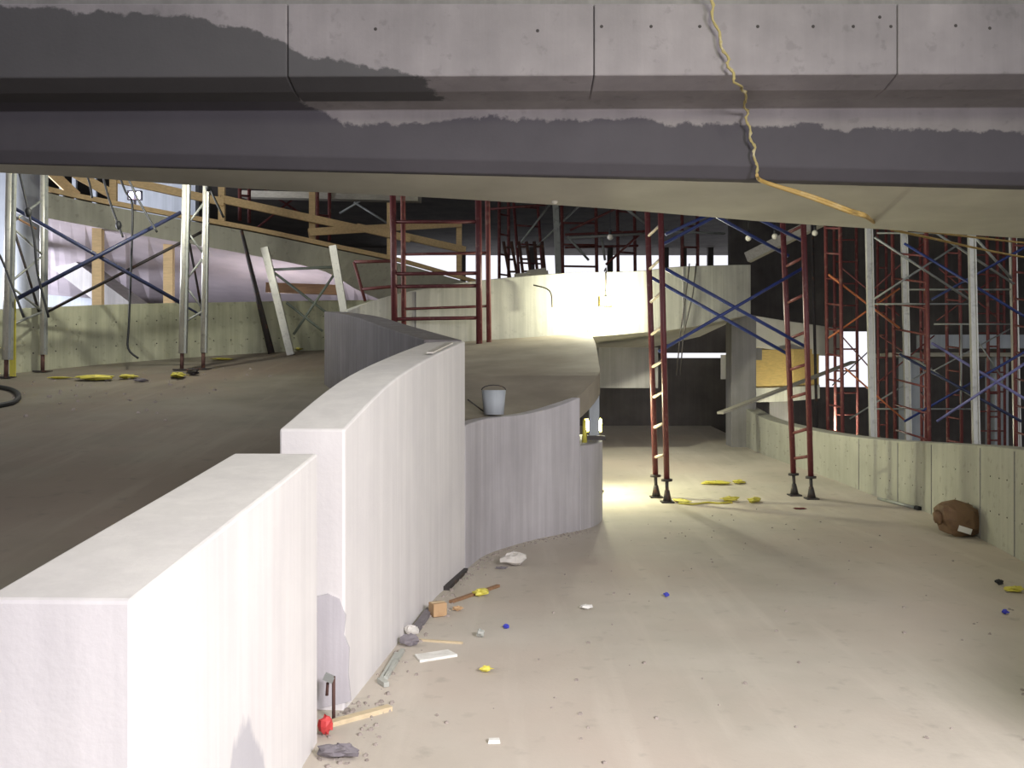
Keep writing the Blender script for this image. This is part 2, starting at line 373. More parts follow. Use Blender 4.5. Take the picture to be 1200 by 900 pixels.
wall_strip('wall_run', LIT, .3, M['wall_lit'], None, None, root)
G = smooth(LIT, 3)
mb = MB()
for fr in (.3, .62, .86):
    p = G[int(fr * (len(G) - 1))]; mb.box((p[0], p[1] - .004, (p[2] + p[3]) / 2), (.018, .02, p[3] - p[2] - .06))
mb.build('form_joints', M['mid_concrete'], root, kind='stuff')
deck = [[(p[0], p[1] + .12, p[2] + .3), (p[0] - .3, p[1] + 3.4, p[2] + .02)] for p in G if p[0] > .6]
sheet('bridge_deck', deck, M['soffit'], .27, label='concrete deck carried behind the lamp-lit parapet, dark gap beneath', cat='deck')
mb = MB(); mb.box((2.15, 17.6, 1.9), (1.1, .5, .75)); mb.build('downstand_beam', M['mid_concrete'], label='stubby gray concrete downstand beam under the bridge deck beside the red ladder', cat='beam')
mb = MB(); mb.box((4.62, 18.95, 1.6), (.5, .5, 2.75)); mb.build('concrete_column', M['mid_concrete'], label='square gray concrete column at the end of the right ramp parapet', cat='column', bevel=.02)
# recess behind the bridge
mb = MB(); panel(mb, .8, 5.3, 0, 2.24, 23); panel(mb, .8, 3.35, 2.24, 3.3, 23); panel(mb, 3.35, 5.5, 2.37, 3.3, 23); mb.build('wall_recess', M['dark_concrete'], kind='structure')
mb = MB(); mb.box((5.5, 22.3, 1.0), (.2, 1.4, 3.9)); mb.build('wall_recess_side', M['dark_concrete'], kind='structure')
mb = MB(); mb.box((4.35, 19.3, 1.95), (.11, .05, .5)); mb.build('white_notice_board', M['white'], label='small white upright board hung beside the square gray column', cat='board')

RW = []
TOPS = {3.0: 1.05, 4.6: 1.05, 6.2: 1.04, 7.6: 1.03, 8.46: 1.008, 9.7: .965, 11.9: .864, 13.1: .826, 14.9: .83, 17.3: .94, 19.2: 1.17}
for x, y in RWALL: RW.append((x, y, zr(x, y) - .02, TOPS[y]))
root = empty('right_parapet', (5, 12, 0), 'curved concrete parapet of the right ramp with faint form joints and shadows', 'parapet')
wall_strip('wall_run', RW, -.28, M['wall_green'], None, None, root)
G = smooth(RW, 5); mbj = MB(); mbt = MB()
for fr in (.42, .5, .585, .66, .74, .83):
    p = G[int(fr * (len(G) - 1))]; q = G[int(fr * (len(G) - 1)) + 1]; a = math.atan2(q[1] - p[1], q[0] - p[0])
    mbj.box((p[0] + .004, p[1], (p[2] + p[3]) / 2), (.012, .022, p[3] - p[2] - .05), Matrix.Rotation(a, 3, 'Z'))
for i, p in enumerate(G):
    if i < 20 or i % 1: continue
    for h in (.35, .7):
        mbt.ball((p[0], p[1], p[2] + (p[3] - p[2]) * h), .008, nu=6, nv=4)
mbj.build('form_joints', M['mid_concrete'], root, kind='stuff'); mbt.build('tie_holes', M['tie'], root, kind='stuff')

LB = [(-11.2, 12.4, 1.2, 2.45), (-8.9, 15.6, 1.6, 2.83), (-7.55, 17.9, 1.9, 3.12), (-5.9, 19.7, 2.1, 3.32), (-4.2, 20.9, 2.2, 3.46), (-2.4, 21.4, 2.2, 3.52)]
root = empty('ramp_edge_wall', (-7, 18, 2), 'stained olive concrete wall closing the far side of the left ramp', 'wall')
wall_strip('wall_run', LB, .3, M['wall_back'], None, None, root)
mbt = MB()
for p in smooth(LB, 6)[6:]:
    for h in (.35, .72): mbt.ball((p[0], p[1], p[2] + (p[3] - p[2]) * h), .014, nu=6, nv=4)
mbt.build('tie_holes', M['tie'], root, kind='stuff')

# ------------------------------------------------------------------ overhead ramp
root = empty('overhead_ramp', (0, 7, 3.3), 'concrete ramp crossing overhead with two stepped fascias and dark damp patches', 'ramp')
XS = [-9 + .45 * k for k in range(41)]
def zb_low(x): return 3.20 - .022 * x                 # lower lip of the second fascia falls to the right
def yback(x):
    P = [(-9, 7.30), (-3.9, 7.36), (-2.13, 7.8), (-.72, 7.96), (.75, 8.27), (2.4, 8.79), (5.1, 9.39), (9, 10)]
    for (a, b), (c, d) in zip(P, P[1:]):
        if a <= x <= c: return b + (d - b) * (x - a) / (c - a)
def za(x): return 3.735 + .004 * x
JO = [-9, -6.1, -1.555, .568, 2.67, 5.6, 9]             # upright joints of the upper fascia
for a, b in zip(JO, JO[1:]):
    mb = MB(); R = [[], [], [], [], []]
    for k in range(4):
        x = a + .003 + (b - a - .006) * k / 3
        for r, (y, z) in zip(R, ((6.5, 4.235), (6.5, za(x)), (6.72, za(x) - .04), (7.0, za(x) - .04), (7.0, 4.235))): r.append((x, y, z))
    mb.rails(R); mb.build('fascia_panel', M['fascia_a'], root, bevel=.01)
mb = MB(); R = [[], [], [], []]
for x in XS:
    for r, (y, z) in zip(R, ((6.56, 4.24), (6.56, 4.9), (8.4, 4.9), (8.4, 4.24))): r.append((x, y, z))
mb.rails(R); mb.build('upper_curb', M['mid_concrete'], root)
mb = MB(); R = [[] for _ in range(5)]
for x in XS:
    for r, (y, z) in zip(R, ((6.74, za(x) - .015), (7.1, za(x) - .06), (7.1, zb_low(x) + .09), (7.18, zb_low(x)), (7.4, zb_low(x)))): r.append((x, y, z))
R.append([(x, 7.4, 4.0) for x in XS]); R.append([(x, 6.74, 4.0) for x in XS])
mb.rails(R); mb.build('lower_fascia', M['fascia_b'], root, bevel=.012)
mb = MB(); R = [[], [], [], []]
for x in XS:
    for r, (y, z) in zip(R, ((7.19, zb_low(x) + .002), (7.19, 4.2), (yback(x), 4.2), (yback(x), zb_low(x) - .03))): r.append((x, y, z))
mb.rails(R); mb.build('soffit', M['soffit'], root)
mbt = MB()
for px, py in ((705, 31), (763, 31), (820, 31), (888, 31), (953, 31), (1000, 31), (1044, 31), (630, 36), (440, 34), (1031, 20), (1120, 30), (1160, 33)):
    p = at(px, py, 6.5); mbt.ball((p.x, 6.5, p.z), .012, (1, .3, 1), 8, 4)
mbt.build('tie_holes', M['tie'], root, kind='stuff')

# yellow rope over the fascia and on below the soffit
def wob(p0, p1, n, amp, ph=0):
    o = []
    for i in range(n):
        t = i / n; p = p0.lerp(p1, t); a = ph + i * 1.25
        o.append(p + Vector((math.sin(a) * amp + random.uniform(-amp, amp) * .3, math.cos(a) * amp * .5, 0)))
    return o
rp = [at(826, -60, 6.3), at(832, 0, 6.38), at(843, 45, 6.42), at(854, 75, 6.42), at(862, 96, 6.42), at(873, 108, 6.62), at(874, 130, 7.0), at(878, 152, 7.0), at(884, 178, 7.02), at(887, 205, 7.02)]
pts = []
for a, b in zip(rp, rp[1:]): pts += wob(a, b, 6, .012, len(pts) * 1.25)
pts.append(rp[-1])
mb = MB().sweep(pts, .0085, 6); mb.sweep([p + Vector((math.cos(i * 1.9) * .012, -.004, math.sin(i * 1.1) * .006)) for i, p in enumerate(pts)], .0055, 5)
mb.build('twisted_rope', M['rope'], label='twisted yellow rope hanging down the face of the overhead ramp', cat='rope')
for k, lb in ((0, 'upper of two thin orange-yellow cables running off under the soffit to the right'), (1, 'lower of two thin orange-yellow cables running off under the soffit to the right')):
    def under(px, py, d0=9.8):                         # point of the soffit seen at that bearing
        d = 7.1
        while d < 9.6:
            p = at(px, py, d); zs = zb_low(p.x) - .03 * (p.y - 7.19) / (yback(p.x) - 7.19)
            if p.z <= zs - .02: return p
            d += .01
        return at(px, py, d0)
    c = [at(887, 205, 7.0), at(890, 210 + k, 7.16), under(905, 216 + k), under(950, 229 + 3 * k), under(996, 246 + 3 * k), under(1014, 252 + 2 * k), at(1028, 262 + k, 9.25), at(1054, 268 + 3 * k, 10), at(1100, 273 + 8 * k, 10.8), at(1150, 279 + 13 * k, 12), at(1215, 286 + 18 * k, 13), at(1290, 292 + 24 * k, 14.5)]
    MB().sweep(smooth([tuple(p) for p in c], 4), .013, 6).build('power_cable', M['cable'], label=lb, cat='cable')

# ------------------------------------------------------------------ scaffolding builders
def frame(name, label, group, a, b, at_, bt_, spacing, mat, pr=.036, rr=.022, rung_mat=None, jack=True, rungs=None, cat='scaffold frame', nseg=8, plate=.17):
    a, b, at_, bt_ = map(Vector, (a, b, at_, bt_)); root = empty(name, (a + b) / 2, label, cat, group)
    jh = .32 if jack else 0
    for p, q in ((a, at_), (b, bt_)):
        d = (q - p).normalized(); MB().tube(p + d * jh, q, pr, nseg).build('post', mat, root)
        if jack:
            j = MB().tube(p + Vector((0, 0, .02)), p + d * (jh + .05), pr * .6, 8); j.tube(p + d * jh * .9, p + d * (jh * .9 + .03), pr * 1.9, 8)
            jo = j.build('screw_jack', M['iron'], root)
            f = MB().box(p + Vector((0, 0, .01)), (plate, plate, .02)); f.tube(p + Vector((0, 0, .02)), p + d * .17, plate * .36, 8, pr * .8); f.build('base_plate', M['iron'], jo)
    L = (at_ - a).length; ts = rungs if rungs else [k * spacing / L for k in range(1, int(L / spacing) + 1)]
    for t in ts:
        t0, t1 = t if hasattr(t, '__len__') else (t, t)
        MB().tube(a.lerp(at_, t0), b.lerp(bt_, t1), rr, 6).build('rung', rung_mat or mat, root)
    return root
def brace(label, p, q, mat, r=.018, group=None, name='cross_brace', cat='brace'):
    mb = MB().tube(p, q, r, 6); return mb.build(name, mat, label=label, cat=cat, group=group)

# ladder frames standing on the right ramp
for nm, bl, br, tl, tr, lb, ry in (
    ('near', on_r(769, 583), on_r(782, 589), (757, 238), (773, 238), 'red ladder frame standing left on the right ramp, its rungs colored pale as lamp glare', [(270, 14), (309, 14), (348, 13), (387, 11), (426, 8), (462, 7.5), (498, 6), (534, 4)]),
    ('far', on_r(931, 581), on_r(951, 585), (915, 248), (940, 248), 'red ladder frame standing close to the right ramp parapet, dull rungs', [(270, 12), (307, 12), (350, 11), (393, 9), (430, 7), (463, 6), (505, 6), (536, 3)])):
    T0 = at(tl[0], tl[1] - 40, bl.y); T1 = at(tr[0], tr[1] - 40, br.y); rg = []
    for y, sl in ry:
        f0 = (EYE - (y + sl / 2 - 450) / F * bl.y - bl.z) / (T0.z - bl.z); f1 = (EYE - (y - sl / 2 - 450) / F * br.y - br.z) / (T1.z - br.z); rg.append((f0, f1))
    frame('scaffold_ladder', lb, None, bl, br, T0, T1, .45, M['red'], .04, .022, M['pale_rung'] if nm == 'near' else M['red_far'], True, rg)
dA, dB = 13.2, 13.4
BL = [((780, 315), (945, 407), 12.9, 13.2, 'upper of two parallel blue braces falling rightward between the two ladder frames'),
      ((763, 325), (925, 416), 13.3, 13.6, 'lower of two parallel blue braces falling rightward between the two ladder frames'),
      ((772, 412), (943, 313), 12.85, 13.15, 'blue brace rising rightward across the two parallel ones'),
      ((822, 244), (924, 300), 13.3, 13.6, 'blue brace high under the soffit dropping towards the dull ladder frame'),
      ((868, 246), (944, 284), 12.9, 13.2, 'short blue brace high beside the top of the dull ladder frame'),
      ((774, 288), (856, 244), 12.9, 13.1, 'front one of two blue braces rising from the lamp-lit ladder frame to the soffit'),
      ((780, 275), (842, 246), 13.4, 13.6, 'rear one of two blue braces rising from the lamp-lit ladder frame to the soffit')]
for p, q, d0, d1, lb in BL: brace(lb, at(*p, d0), at(*q, d1), M['blue'], .024)

# dense shoring right of the parapet, standing on the lower level
def down(px, d): p = at(px, 450, d); return Vector((p.x, p.y, -1.6))
G_RED = 'red shoring frames behind the right parapet'
RF = [(972, 989, 17.5, 17.0, .47, 'red shoring frame nearest the dull ladder frame, over the bright opening', -5),
      (980, 1006, 21.5, 21.5, .5, 'dark slim red shoring frame deep behind, just left of the tall silver post', -3),
      (1051, 1091, 17.5, 16.0, .47, 'wide red shoring frame between the silver posts, rungs slanting', -6),
      (1081, 1086, 22, 20, .5, 'narrow red shoring frame seen edge-on behind the wide red one', -3),
      (1140, 1178, 24, 24, .5, 'far red shoring frame deep behind the second silver pair', -2),
      (1112, 1128, 20, 19.5, .5, 'slim red shoring frame deep between the second and third silver posts', -4),
      (1160, 1172, 20, 20, .5, 'slim red shoring frame just left of the last silver post', -4),
      (1030, 1040, 23, 23, .55, 'slim red shoring frame far behind, between the first two silver posts', -2),
      (1192, 1226, 16.5, 15.5, .47, 'red shoring frame cut by the picture edge beside the last silver post', -4)]
for x0, x1, d0, d1, sp, lb, ln in RF:
    a, b = down(x0, d0), down(x1, d1)
    frame('shoring_tower', lb, G_RED, a, b, at(x0 + ln, 215, d0), at(x1 + ln, 215, d1), sp, M['red_far'], .034, .02, None, True, cat='shoring frame', nseg=6)
G_Z = 'silver shoring posts behind the right parapet'
def zpost(px_t, px_b, d, lb, mat=M['zinc'], w=.11, zb=-1.6, top=225):
    b = at(px_b, 500, d); b.z = zb; t = at(px_t, top, d); dirx = Vector((.78, .62, 0))
    root = empty('shoring_post', b, lb, 'post', G_Z)
    MB().bar(b, t, w * .9, w * .62, (0, 1, 0)).build('web', mat, root)
    d2 = Vector((w * .36, -w * .34, 0))
    for s in (-1, 1):
        o = Vector((w * .4 * s, -w * .32, 0)); MB().bar(b + o, t + o, w * .2, w * .3, (0, 1, 0)).build('flange', mat, root)
    MB().box(b + Vector((0, 0, .015)), (.25, .25, .03)).build('base_plate', M['iron'], root)
    return b, t
zpost(1017, 1026, 15.6, 'tall silver post, first of the four behind the right parapet counting from the ladder frame')
zpost(1058, 1067, 17.2, 'tall silver post, second of the four behind the right parapet counting from the ladder frame')
zpost(1137, 1147, 15.4, 'tall silver post, third of the four behind the right parapet counting from the ladder frame')
zpost(1185, 1195, 16.6, 'tall silver post, last of the four behind the right parapet, near the picture edge')
def Z(x, y): return (850 + x / 3.43, 230 + y / 3.43)
GB = 'braces among the shoring behind the right parapet'
for p, q, d0, d1, m, r, lb in (
    (Z(720, 190), Z(1230, 500), 16.2, 15.0, 'blue', .022, 'long blue brace falling from the second silver post to the picture edge'),
    (Z(830, 415), Z(1230, 190), 16.4, 15.2, 'blue', .022, 'blue brace rising to the picture edge between the third and last silver posts'),
    (Z(700, 635), Z(1190, 905), 16.8, 15.4, 'navy', .024, 'navy brace falling from the second silver post towards the parapet top'),
    (Z(830, 590), Z(1230, 830), 16.2, 14.8, 'purple', .024, 'pale blue brace falling past the third silver post'),
    (Z(720, 905), Z(1230, 610), 16.8, 15.4, 'blue', .022, 'upper blue brace rising to the right low behind the parapet'),
    (Z(850, 905), Z(1230, 655), 15.6, 14.8, 'purple', .024, 'pale blue brace rising low past the third silver post'),
    (Z(415, 315), Z(700, 530), 17, 17.2, 'orange', .02, 'orange brace falling across the bright opening'),
    (Z(415, 570), Z(700, 370), 17, 17.2, 'orange', .02, 'orange brace rising across the bright opening'),
    (Z(480, 690), Z(720, 900), 17.2, 17, 'orange', .016, 'thin orange brace falling below the bright opening'),
    (Z(600, 165), Z(985, 418), 15.9, 16, 'zinc_dull', .02, 'gray brace falling from the first to the third silver post'),
    (Z(600, 412), Z(935, 195), 15.9, 16, 'zinc_dull', .02, 'gray brace rising from the first silver post to the soffit'),
    (Z(820, 130), Z(1160, 352), 16, 16.2, 'zinc_dull', .02, 'gray brace falling to the last silver post'),
    (Z(990, 150), Z(1150, 330), 15.7, 15.9, 'zinc_dull', .022, 'steep gray brace between third and last silver posts'),
    (Z(740, 640), Z(1000, 810), 17.2, 16, 'zinc_dull', .018, 'gray brace falling low from the second silver post'),
    (Z(500, 895), Z(830, 690), 18.5, 18, 'zinc_dull', .018, 'gray brace rising low behind the first silver post'),
    (Z(840, 700), Z(1150, 530), 19, 19.5, 'zinc_dull', .018, 'gray brace rising far behind the third silver post'),
    (Z(470, 290), Z(700, 480), 20, 20, 'red_far', .016, 'thin red brace falling behind the first silver post'),
    (Z(850, 500), Z(1080, 330), 20, 20, 'red_far', .016, 'thin red brace rising behind the third silver post'),
    (Z(860, 290), Z(1130, 520), 20, 20, 'red_far', .016, 'thin red brace falling behind the third silver post'),
    (Z(620, 560), Z(860, 720), 20, 20, 'red_far', .016, 'thin red brace falling low between the second and third silver posts'),
    (Z(600, 760), Z(840, 560), 20, 20, 'red_far', .016, 'thin red brace rising low between the first and third silver posts'),
    (Z(1000, 560), Z(1120, 740), 19, 19, 'zinc_dull', .014, 'thin gray brace dropping steeply right of the third silver post'),
    (Z(430, 520), Z(590, 700), 20, 20, 'red_far', .014, 'thin red brace crossing the lit opening, falling'),
    (Z(430, 760), Z(590, 610), 21, 21, 'iron', .014, 'thin dark brace crossing the lit opening, rising'),
    (Z(600, 370), Z(830, 160), 20, 20, 'red_far', .016, 'thin red brace rising between the first two silver posts')):
    brace(lb, at(*p, d0), at(*q, d1), M[m], r, GB)
for (y, x0, x1, d, lb) in ((375, 740, 1160, 16.6, 'thin gray rail, highest of the level rails between the silver posts'), (433, 600, 1000, 16.2, 'thin gray level rail running from the first to the third silver post'),
    (514, 840, 1165, 16.8, 'thin gray level rail between the third and last silver posts'), (148, 610, 1130, 17, 'gray level rail close under the soffit'), (855, 600, 1000, 17.4, 'gray level rail low above the parapet top')):
    brace(lb, at(*Z(x0, y), d), at(*Z(x1, y), d), M['zinc_dull'], .016, None, 'ledger_rail', 'rail')
MB().tube(at(*Z(948, 512), 16.8), at(*Z(948, 840), 16.8), .018, 6).build('hanger_rod', M['zinc_dull'], label='upright gray rod hanging from the level rail beside the third silver post', cat='rod')
b = at(960, 505, 20); b.z = -1.6; MB().tube(at(*Z(348, 70), 20), b, .03, 6).build('dark_standpipe', M['iron'], label='thin dark upright pipe behind the dull ladder frame', cat='pipe')

# far decks on the right behind the shoring
MB().box((15.5, 23.6, 2.66), (10.5, .4, .34)).build('far_deck_edge', M['blue_gray'], label='pale gray deck edge far behind the shoring on the right', cat='deck')
MB().box((14.6, 24.6, 2.35), (10, 1.4, .1)).build('far_deck_timber', M['timber_gray'], label='timber falsework bearer under the pale far deck edge', cat='beam')
for i, (x, w) in enumerate(((10.4, .5), (12.6, .35))):
    MB().box((x, 24.4, .35), (w, .5, 3.9)).build('far_column', M['blue_gray'], label=('wider gray column under the pale far deck edge', 'slimmer gray column under the pale far deck edge')[i], cat='column')
root = empty('curved_ramp', (7, 24, 2.4), 'far curved ramp with yellow plywood formwork behind the square gray column', 'ramp')
CR = [at(876, 383, 22.5), at(920, 390, 23), at(960, 395, 24), at(985, 398, 26)]
wall_strip('upper_band', [(p.x, p.y, p.z - .45, p.z + .3) for p in CR], .3, M['soffit'], None, None, root)
CP = [at(880, 430, 22.7), at(905, 430, 22.8), at(930, 429, 23), at(960, 428, 24)]
wall_strip('plywood_panel', [(p.x, p.y, p.z - .55, p.z + .42) for p in CP], .1, M['plywood'], None, None, root, n=2)
wall_strip('lower_band', [(p.x, p.y - .06, p.z - .85, p.z - .5) for p in CP], .3, M['wall_lit'], None, None, root, n=2)
MB().box((6.6, 23.4, .2), (.5, .5, 3.6)).build('pier', M['mid_concrete'], root)
MB().box(at(885, 415, 22.4), (.3, .1, .28)).build('junction_box', M['mid_concrete'], root)
root = empty('fallen_plank', at(844, 484, 17), 'long pale plank leaning on the far parapet end towards the shoring', 'plank')
MB().bar(at(844, 484, 17.2), at(1000, 424, 20.5), .14, .04).build('plank_body', M['timber_gray'], root)
root = empty('high_bearer', at(880, 300, 24), 'weathered timber bearer sloping up under the soffit behind the ladder frame', 'beam')
MB().bar(at(876, 302, 21), at(968, 256, 20), .2, .22).build('bearer_body', M['timber_gray'], root)

# ------------------------------------------------------------------ scaffold on the raised slab and beyond
def on_slab(px, d, z): return Vector(((px - 600) / F * d, d, z))
root = frame('scaffold_bay', 'red scaffold frame with level rungs standing on the raised slab before the bridge parapet', None,
      (-1.86, 14.9, 2.12), (-.52, 14.95, 2.15), (-1.90, 14.9, 5.1), (-.54, 14.95, 5.1), .4, M['red'], .05, .03, None, False,
      [((EYE - (y - 450) / F * 14.9 - 2.12) / 2.98,) * 2 for y in (260, 321, 336, 374)])
frame('scaffold_bay', 'second red scaffold frame close behind the one on the raised slab, thinner posts', None,
      (-1.74, 15.12, 2.14), (-.37, 15.12, 2.2), (-1.76, 15.12, 5.1), (-.4, 15.12, 5.1), .4, M['red_far'], .04, .022, None, False,
      [((EYE - (y - 450) / F * 15.1 - 2.14) / 2.96,) * 2 for y in (298, 362)])
f = empty('leaning_scaffold', at(420, 345, 17), 'small red frame leaning in the gap left of the red scaffold frame', 'scaffold frame')
for p, q in (((415, 307), (428, 353)), ((415, 307), (458, 306)), ((424, 339), (470, 335))): MB().tube(at(*p, 17), at(*q, 17), .03, 6).build('tube', M['red_far'], f)
FF = {}
def cap(p): p.z = min(p.z, 7.6); return p
GF = 'red scaffolding far behind the bridge parapet'
def ff(x0, x1, d, lb, lean=0, top=215, base=4.2, m='red_far'):
    a = at(x0, 400, d); b = at(x1, 400, d + .3); a.z = b.z = base
    FF[(x0 + x1) / 2] = frame('far_scaffold', lb, GF, a, b, cap(at(x0 - lean, top, d)), cap(at(x1 - lean, top, d + .3)), .62, M[m], .05, .03, None, False, cat='scaffold frame', nseg=6)
# a far floor carries the distant scaffolding
MB().box((1.2, 33, 3.6), (9.6, 14, .3)).build('floor_upper', M['dark_concrete'], kind='structure')
BZ = 3.75
ff(660, 700, 27, 'far red scaffold frame just right of the leaning gray post', 2, base=BZ)
ff(725, 745, 28.5, 'far red scaffold frame left of the lamp-lit ladder frame top', 2, base=BZ)
ff(800, 818, 27.5, 'far red scaffold frame between the two ladder frames', 1, base=BZ)
ff(612, 640, 31, 'far red scaffold frame in front of the bright strip, leftmost there', 10, base=BZ)
ff(585, 596, 29, 'slim far red scaffold frame right of the slab scaffold', 0, base=BZ)
ff(372, 386, 24, 'far red scaffold frame above the curved timber-edged deck', 0, base=5.3)
ff(281, 292, 23, 'far red scaffold frame over the timber railing, seen near its middle', 0, base=5.6)
for p, q, d, m, lb in (((650, 238), (656, 325), 26.2, 'zinc_dull', 'gray post leaning slightly beside the far red scaffold'),
    ):
    b = at(*q, d); b.z = BZ; MB().bar(b, at(p[0], p[1] - 20, d), .16, .12, (0, 1, 0)).build('gray_post', M[m], label=lb, cat='post')
GX = 'far braces behind the bridge parapet'
for p, q, d, m, lb in (((606, 290), (648, 235), 26, 'zinc_dull', 'gray far brace left of the leaning gray post'), ((626, 292), (690, 230), 26, 'zinc_dull', 'gray far brace crossing behind the leaning gray post'),
    ((662, 275), (760, 271), 26.5, 'red_far', 'level far red rail across the dark upper gap'), ((662, 290), (748, 288), 26.6, 'red_far', 'lower level far red rail across the dark gap'),
    ((668, 270), (740, 236), 26, 'red_far', 'far red brace rising in the dark gap'), ((725, 238), (756, 262), 24, 'zinc_dull', 'short gray far brace beside the lamp-lit ladder frame'),
    ((664, 279), (756, 274), 25, 'zinc_dull', 'level gray far rail in front of the red scaffold'), ((665, 277), (690, 305), 25, 'zinc_dull', 'gray far brace falling from the level rail'),
    ((710, 310), (755, 270), 25.5, 'red_far', 'far red brace rising to the lamp-lit ladder frame'), ((780, 271), (850, 274), 26, 'zinc_dull', 'level gray far rail between the ladder frames'),
    ((705, 278), (709, 305), 25, 'zinc_dull', 'short upright gray far bar'), ((310, 214), (352, 250), 28, 'red_far', 'far red brace above the timber railing'),
    ((300, 268), (345, 232), 28, 'red_far', 'far red brace rising above the timber edge'), ((415, 237), (455, 262), 27, 'zinc_dull', 'gray far brace left of the slab scaffold'),
    ((398, 250), (445, 222), 27, 'zinc_dull', 'gray far brace rising left of the slab scaffold'), ((575, 245), (640, 240), 27, 'red_far', 'level far red rail right of the slab scaffold')):
    mid = (p[0] + q[0]) / 2; host = FF[min(FF, key=lambda k: abs(k - mid))]; level = abs(p[1] - q[1]) < 8
    MB().tube(cap(at(*p, d + 1)), cap(at(*q, d + 1)), .035, 6).build('ledger' if level else 'diagonal_brace', M[m], host, 'gray bar' if m == 'zinc_dull' else None)
for i, (px, lean) in enumerate(((604, -14), (618, -10), (634, -8))):     # dark leaning stacked frames before the bright strip
    a = at(px, 335, 26.6); b = at(px + 9, 335, 26.6); a.z = b.z = BZ
    frame('leaning_scaffold', ('first', 'second', 'third')[i] + ' of three dark frames leaning before the bright strip, counted from the slab scaffold', 'dark leaning frames', a, b, at(px + lean, 283, 26.6), at(px + 9 + lean, 283, 26.6), .35, M['rust'], .045, .03, None, False, nseg=6)
mb = MB(); p = at(628, 322, 20); mb.bar(at(603, 326, 19), at(642, 322, 19), .5, .12); mb.bar(at(618, 321, 19), at(640, 318, 19), .4, .1); mb.build('board_stack', M['timber_gray'], label='boards stacked on top of the bridge parapet before the bright strip', cat='boards')
for px, py, d, lb in ((715, 278, 20, 'round pale bulb hanging in the dark gap left of the lamp-lit ladder frame'), (877, 279, 18, 'round pale bulb hanging left of the dull ladder frame, lower one'), (650, 236, 8.05, 'round bulb close under the soffit edge over the far scaffold'), (908, 277, 18.5, 'round pale bulb right beside the dull ladder frame'), (955, 273, 18, 'round pale bulb between dull ladder frame and first red shoring frame')):
    c = at(px, py, d); r = empty('hanging_bulb', c, lb, 'light bulb', 'bulbs of the site lighting string'); k = d / 20
    MB().ball(c, .065 * k).build('glass', M['bulb'], r); MB().tube(c + Vector((0, 0, .05 * k)), c + Vector((0, 0, .16 * k)), .03 * k, 8).build('socket', M['black'], r)
    MB().tube(c + Vector((0, 0, .15 * k)), Vector((c.x, c.y, 7.69 if d > 12 else 3.6)), .008, 5).build('cord', M['black'], r)

# work lamp blazing at the bridge parapet
root = empty('work_lamp', (1.62, 15.55, 3.0), 'blazing yellow work lamp clamped before the bridge parapet, washing it white', 'lamp')
h = MB().box((1.62, 16.1, 3.02), (.22, .1, .16)).build('lamp_housing', M['lampbody'], root, bevel=.01)
MB().box((1.62, 16.04, 3.02), (.2, .03, .14)).build('lamp_glass', M['hot'], h)
MB().sweep([(1.62, 16.12, 3.1), (1.62, 16.12, 3.5), (1.62, 16.2, 3.6), (1.62, 16.45, 3.58)], .012, 6).build('clamp_bracket', M['iron'], root)
lamp('work_lamp_light', 'POINT', (1.68, 15.62, 3.0), 185, (1, .97, .74), .06)

root = empty('work_lamp', (1.17, 13.62, .04), 'work lamp hidden behind the retaining wall end, lighting the floor pool', 'lamp')
MB().box((1.17, 13.6, 1.0), (.26, .1, .2)).build('lamp_housing', M['lampbody'], root, bevel=.01)
MB().box((1.17, 13.54, 1.0), (.2, .03, .14)).build('lamp_glass', M['hot'], root)
MB().tube((1.17, 13.62, .05), (1.17, 13.62, .95), .02, 6).build('stand', M['iron'], root); MB().box((1.17, 13.62, .06), (.3, .3, .02)).build('foot', M['iron'], root)
lamp('work_lamp_light_low', 'POINT', (1.2, 13.42, 1.05), 98, (1, 1, .62), .06)

root = empty('work_lamp', (-5.6, 22.2, 2.1), 'unseen lamp added behind the olive wall to light the lavender underside of the curved deck', 'lamp')
MB().box((-5.6, 22.2, 2.62), (.2, .2, .1)).build('lamp_housing', M['lampbody'], root); MB().box((-5.6, 22.2, 2.69), (.16, .16, .04)).build('lamp_glass', M['hot'], root)
MB().tube((-5.6, 22.2, 1.9), (-5.6, 22.2, 2.57), .02, 6).build('stand', M['iron'], root); MB().box((-5.6, 22.2, 2.12), (.4, .4, .02)).build('foot', M['iron'], root)
lamp('fill_light_left', 'POINT', (-5.6, 22.2, 2.85), 58, (1, .92, 1), .15)  # added light with no visible source, brightens the curved deck's underside

root = empty('pendant_lamp', (-6, 15, 5.5), 'pendant site lamp high over the left ramp, hidden behind the overhead ramp', 'lamp')
MB().tube((-6, 15, 5.55), (-6, 15, 5.75), .16, 14, .05).build('lamp_shade', M['lampbody'], root); MB().ball((-6, 15, 5.52), .07).build('lamp_bulb', M['hot'], root)
MB().tube((-6, 15, 5.75), (-6, 15, 7.69), .01, 5).build('cord', M['black'], root)
lamp('pendant_lamp_light', 'POINT', (-6, 15, 5.38), 210, (1, .97, .84), .12)

root = empty('work_lamp', (7.2, 21.2, -1.6), 'work lamp standing behind the right parapet, lighting the yellow plywood', 'lamp')
MB().box((7.2, 21.2, .38), (.24, .1, .2)).build('lamp_housing', M['lampbody'], root); MB().box((7.2, 21.27, .38), (.2, .03, .14)).build('lamp_glass', M['hot'], root)
MB().tube((7.2, 21.2, -1.59), (7.2, 21.2, .29), .03, 6).build('stand', M['iron'], root); MB().box((7.2, 21.2, -1.58), (.5, .5, .03)).build('foot', M['iron'], root)
lamp('work_lamp_light_right', 'POINT', (7.2, 21.45, .5), 85, (1, .95, .74), .1)

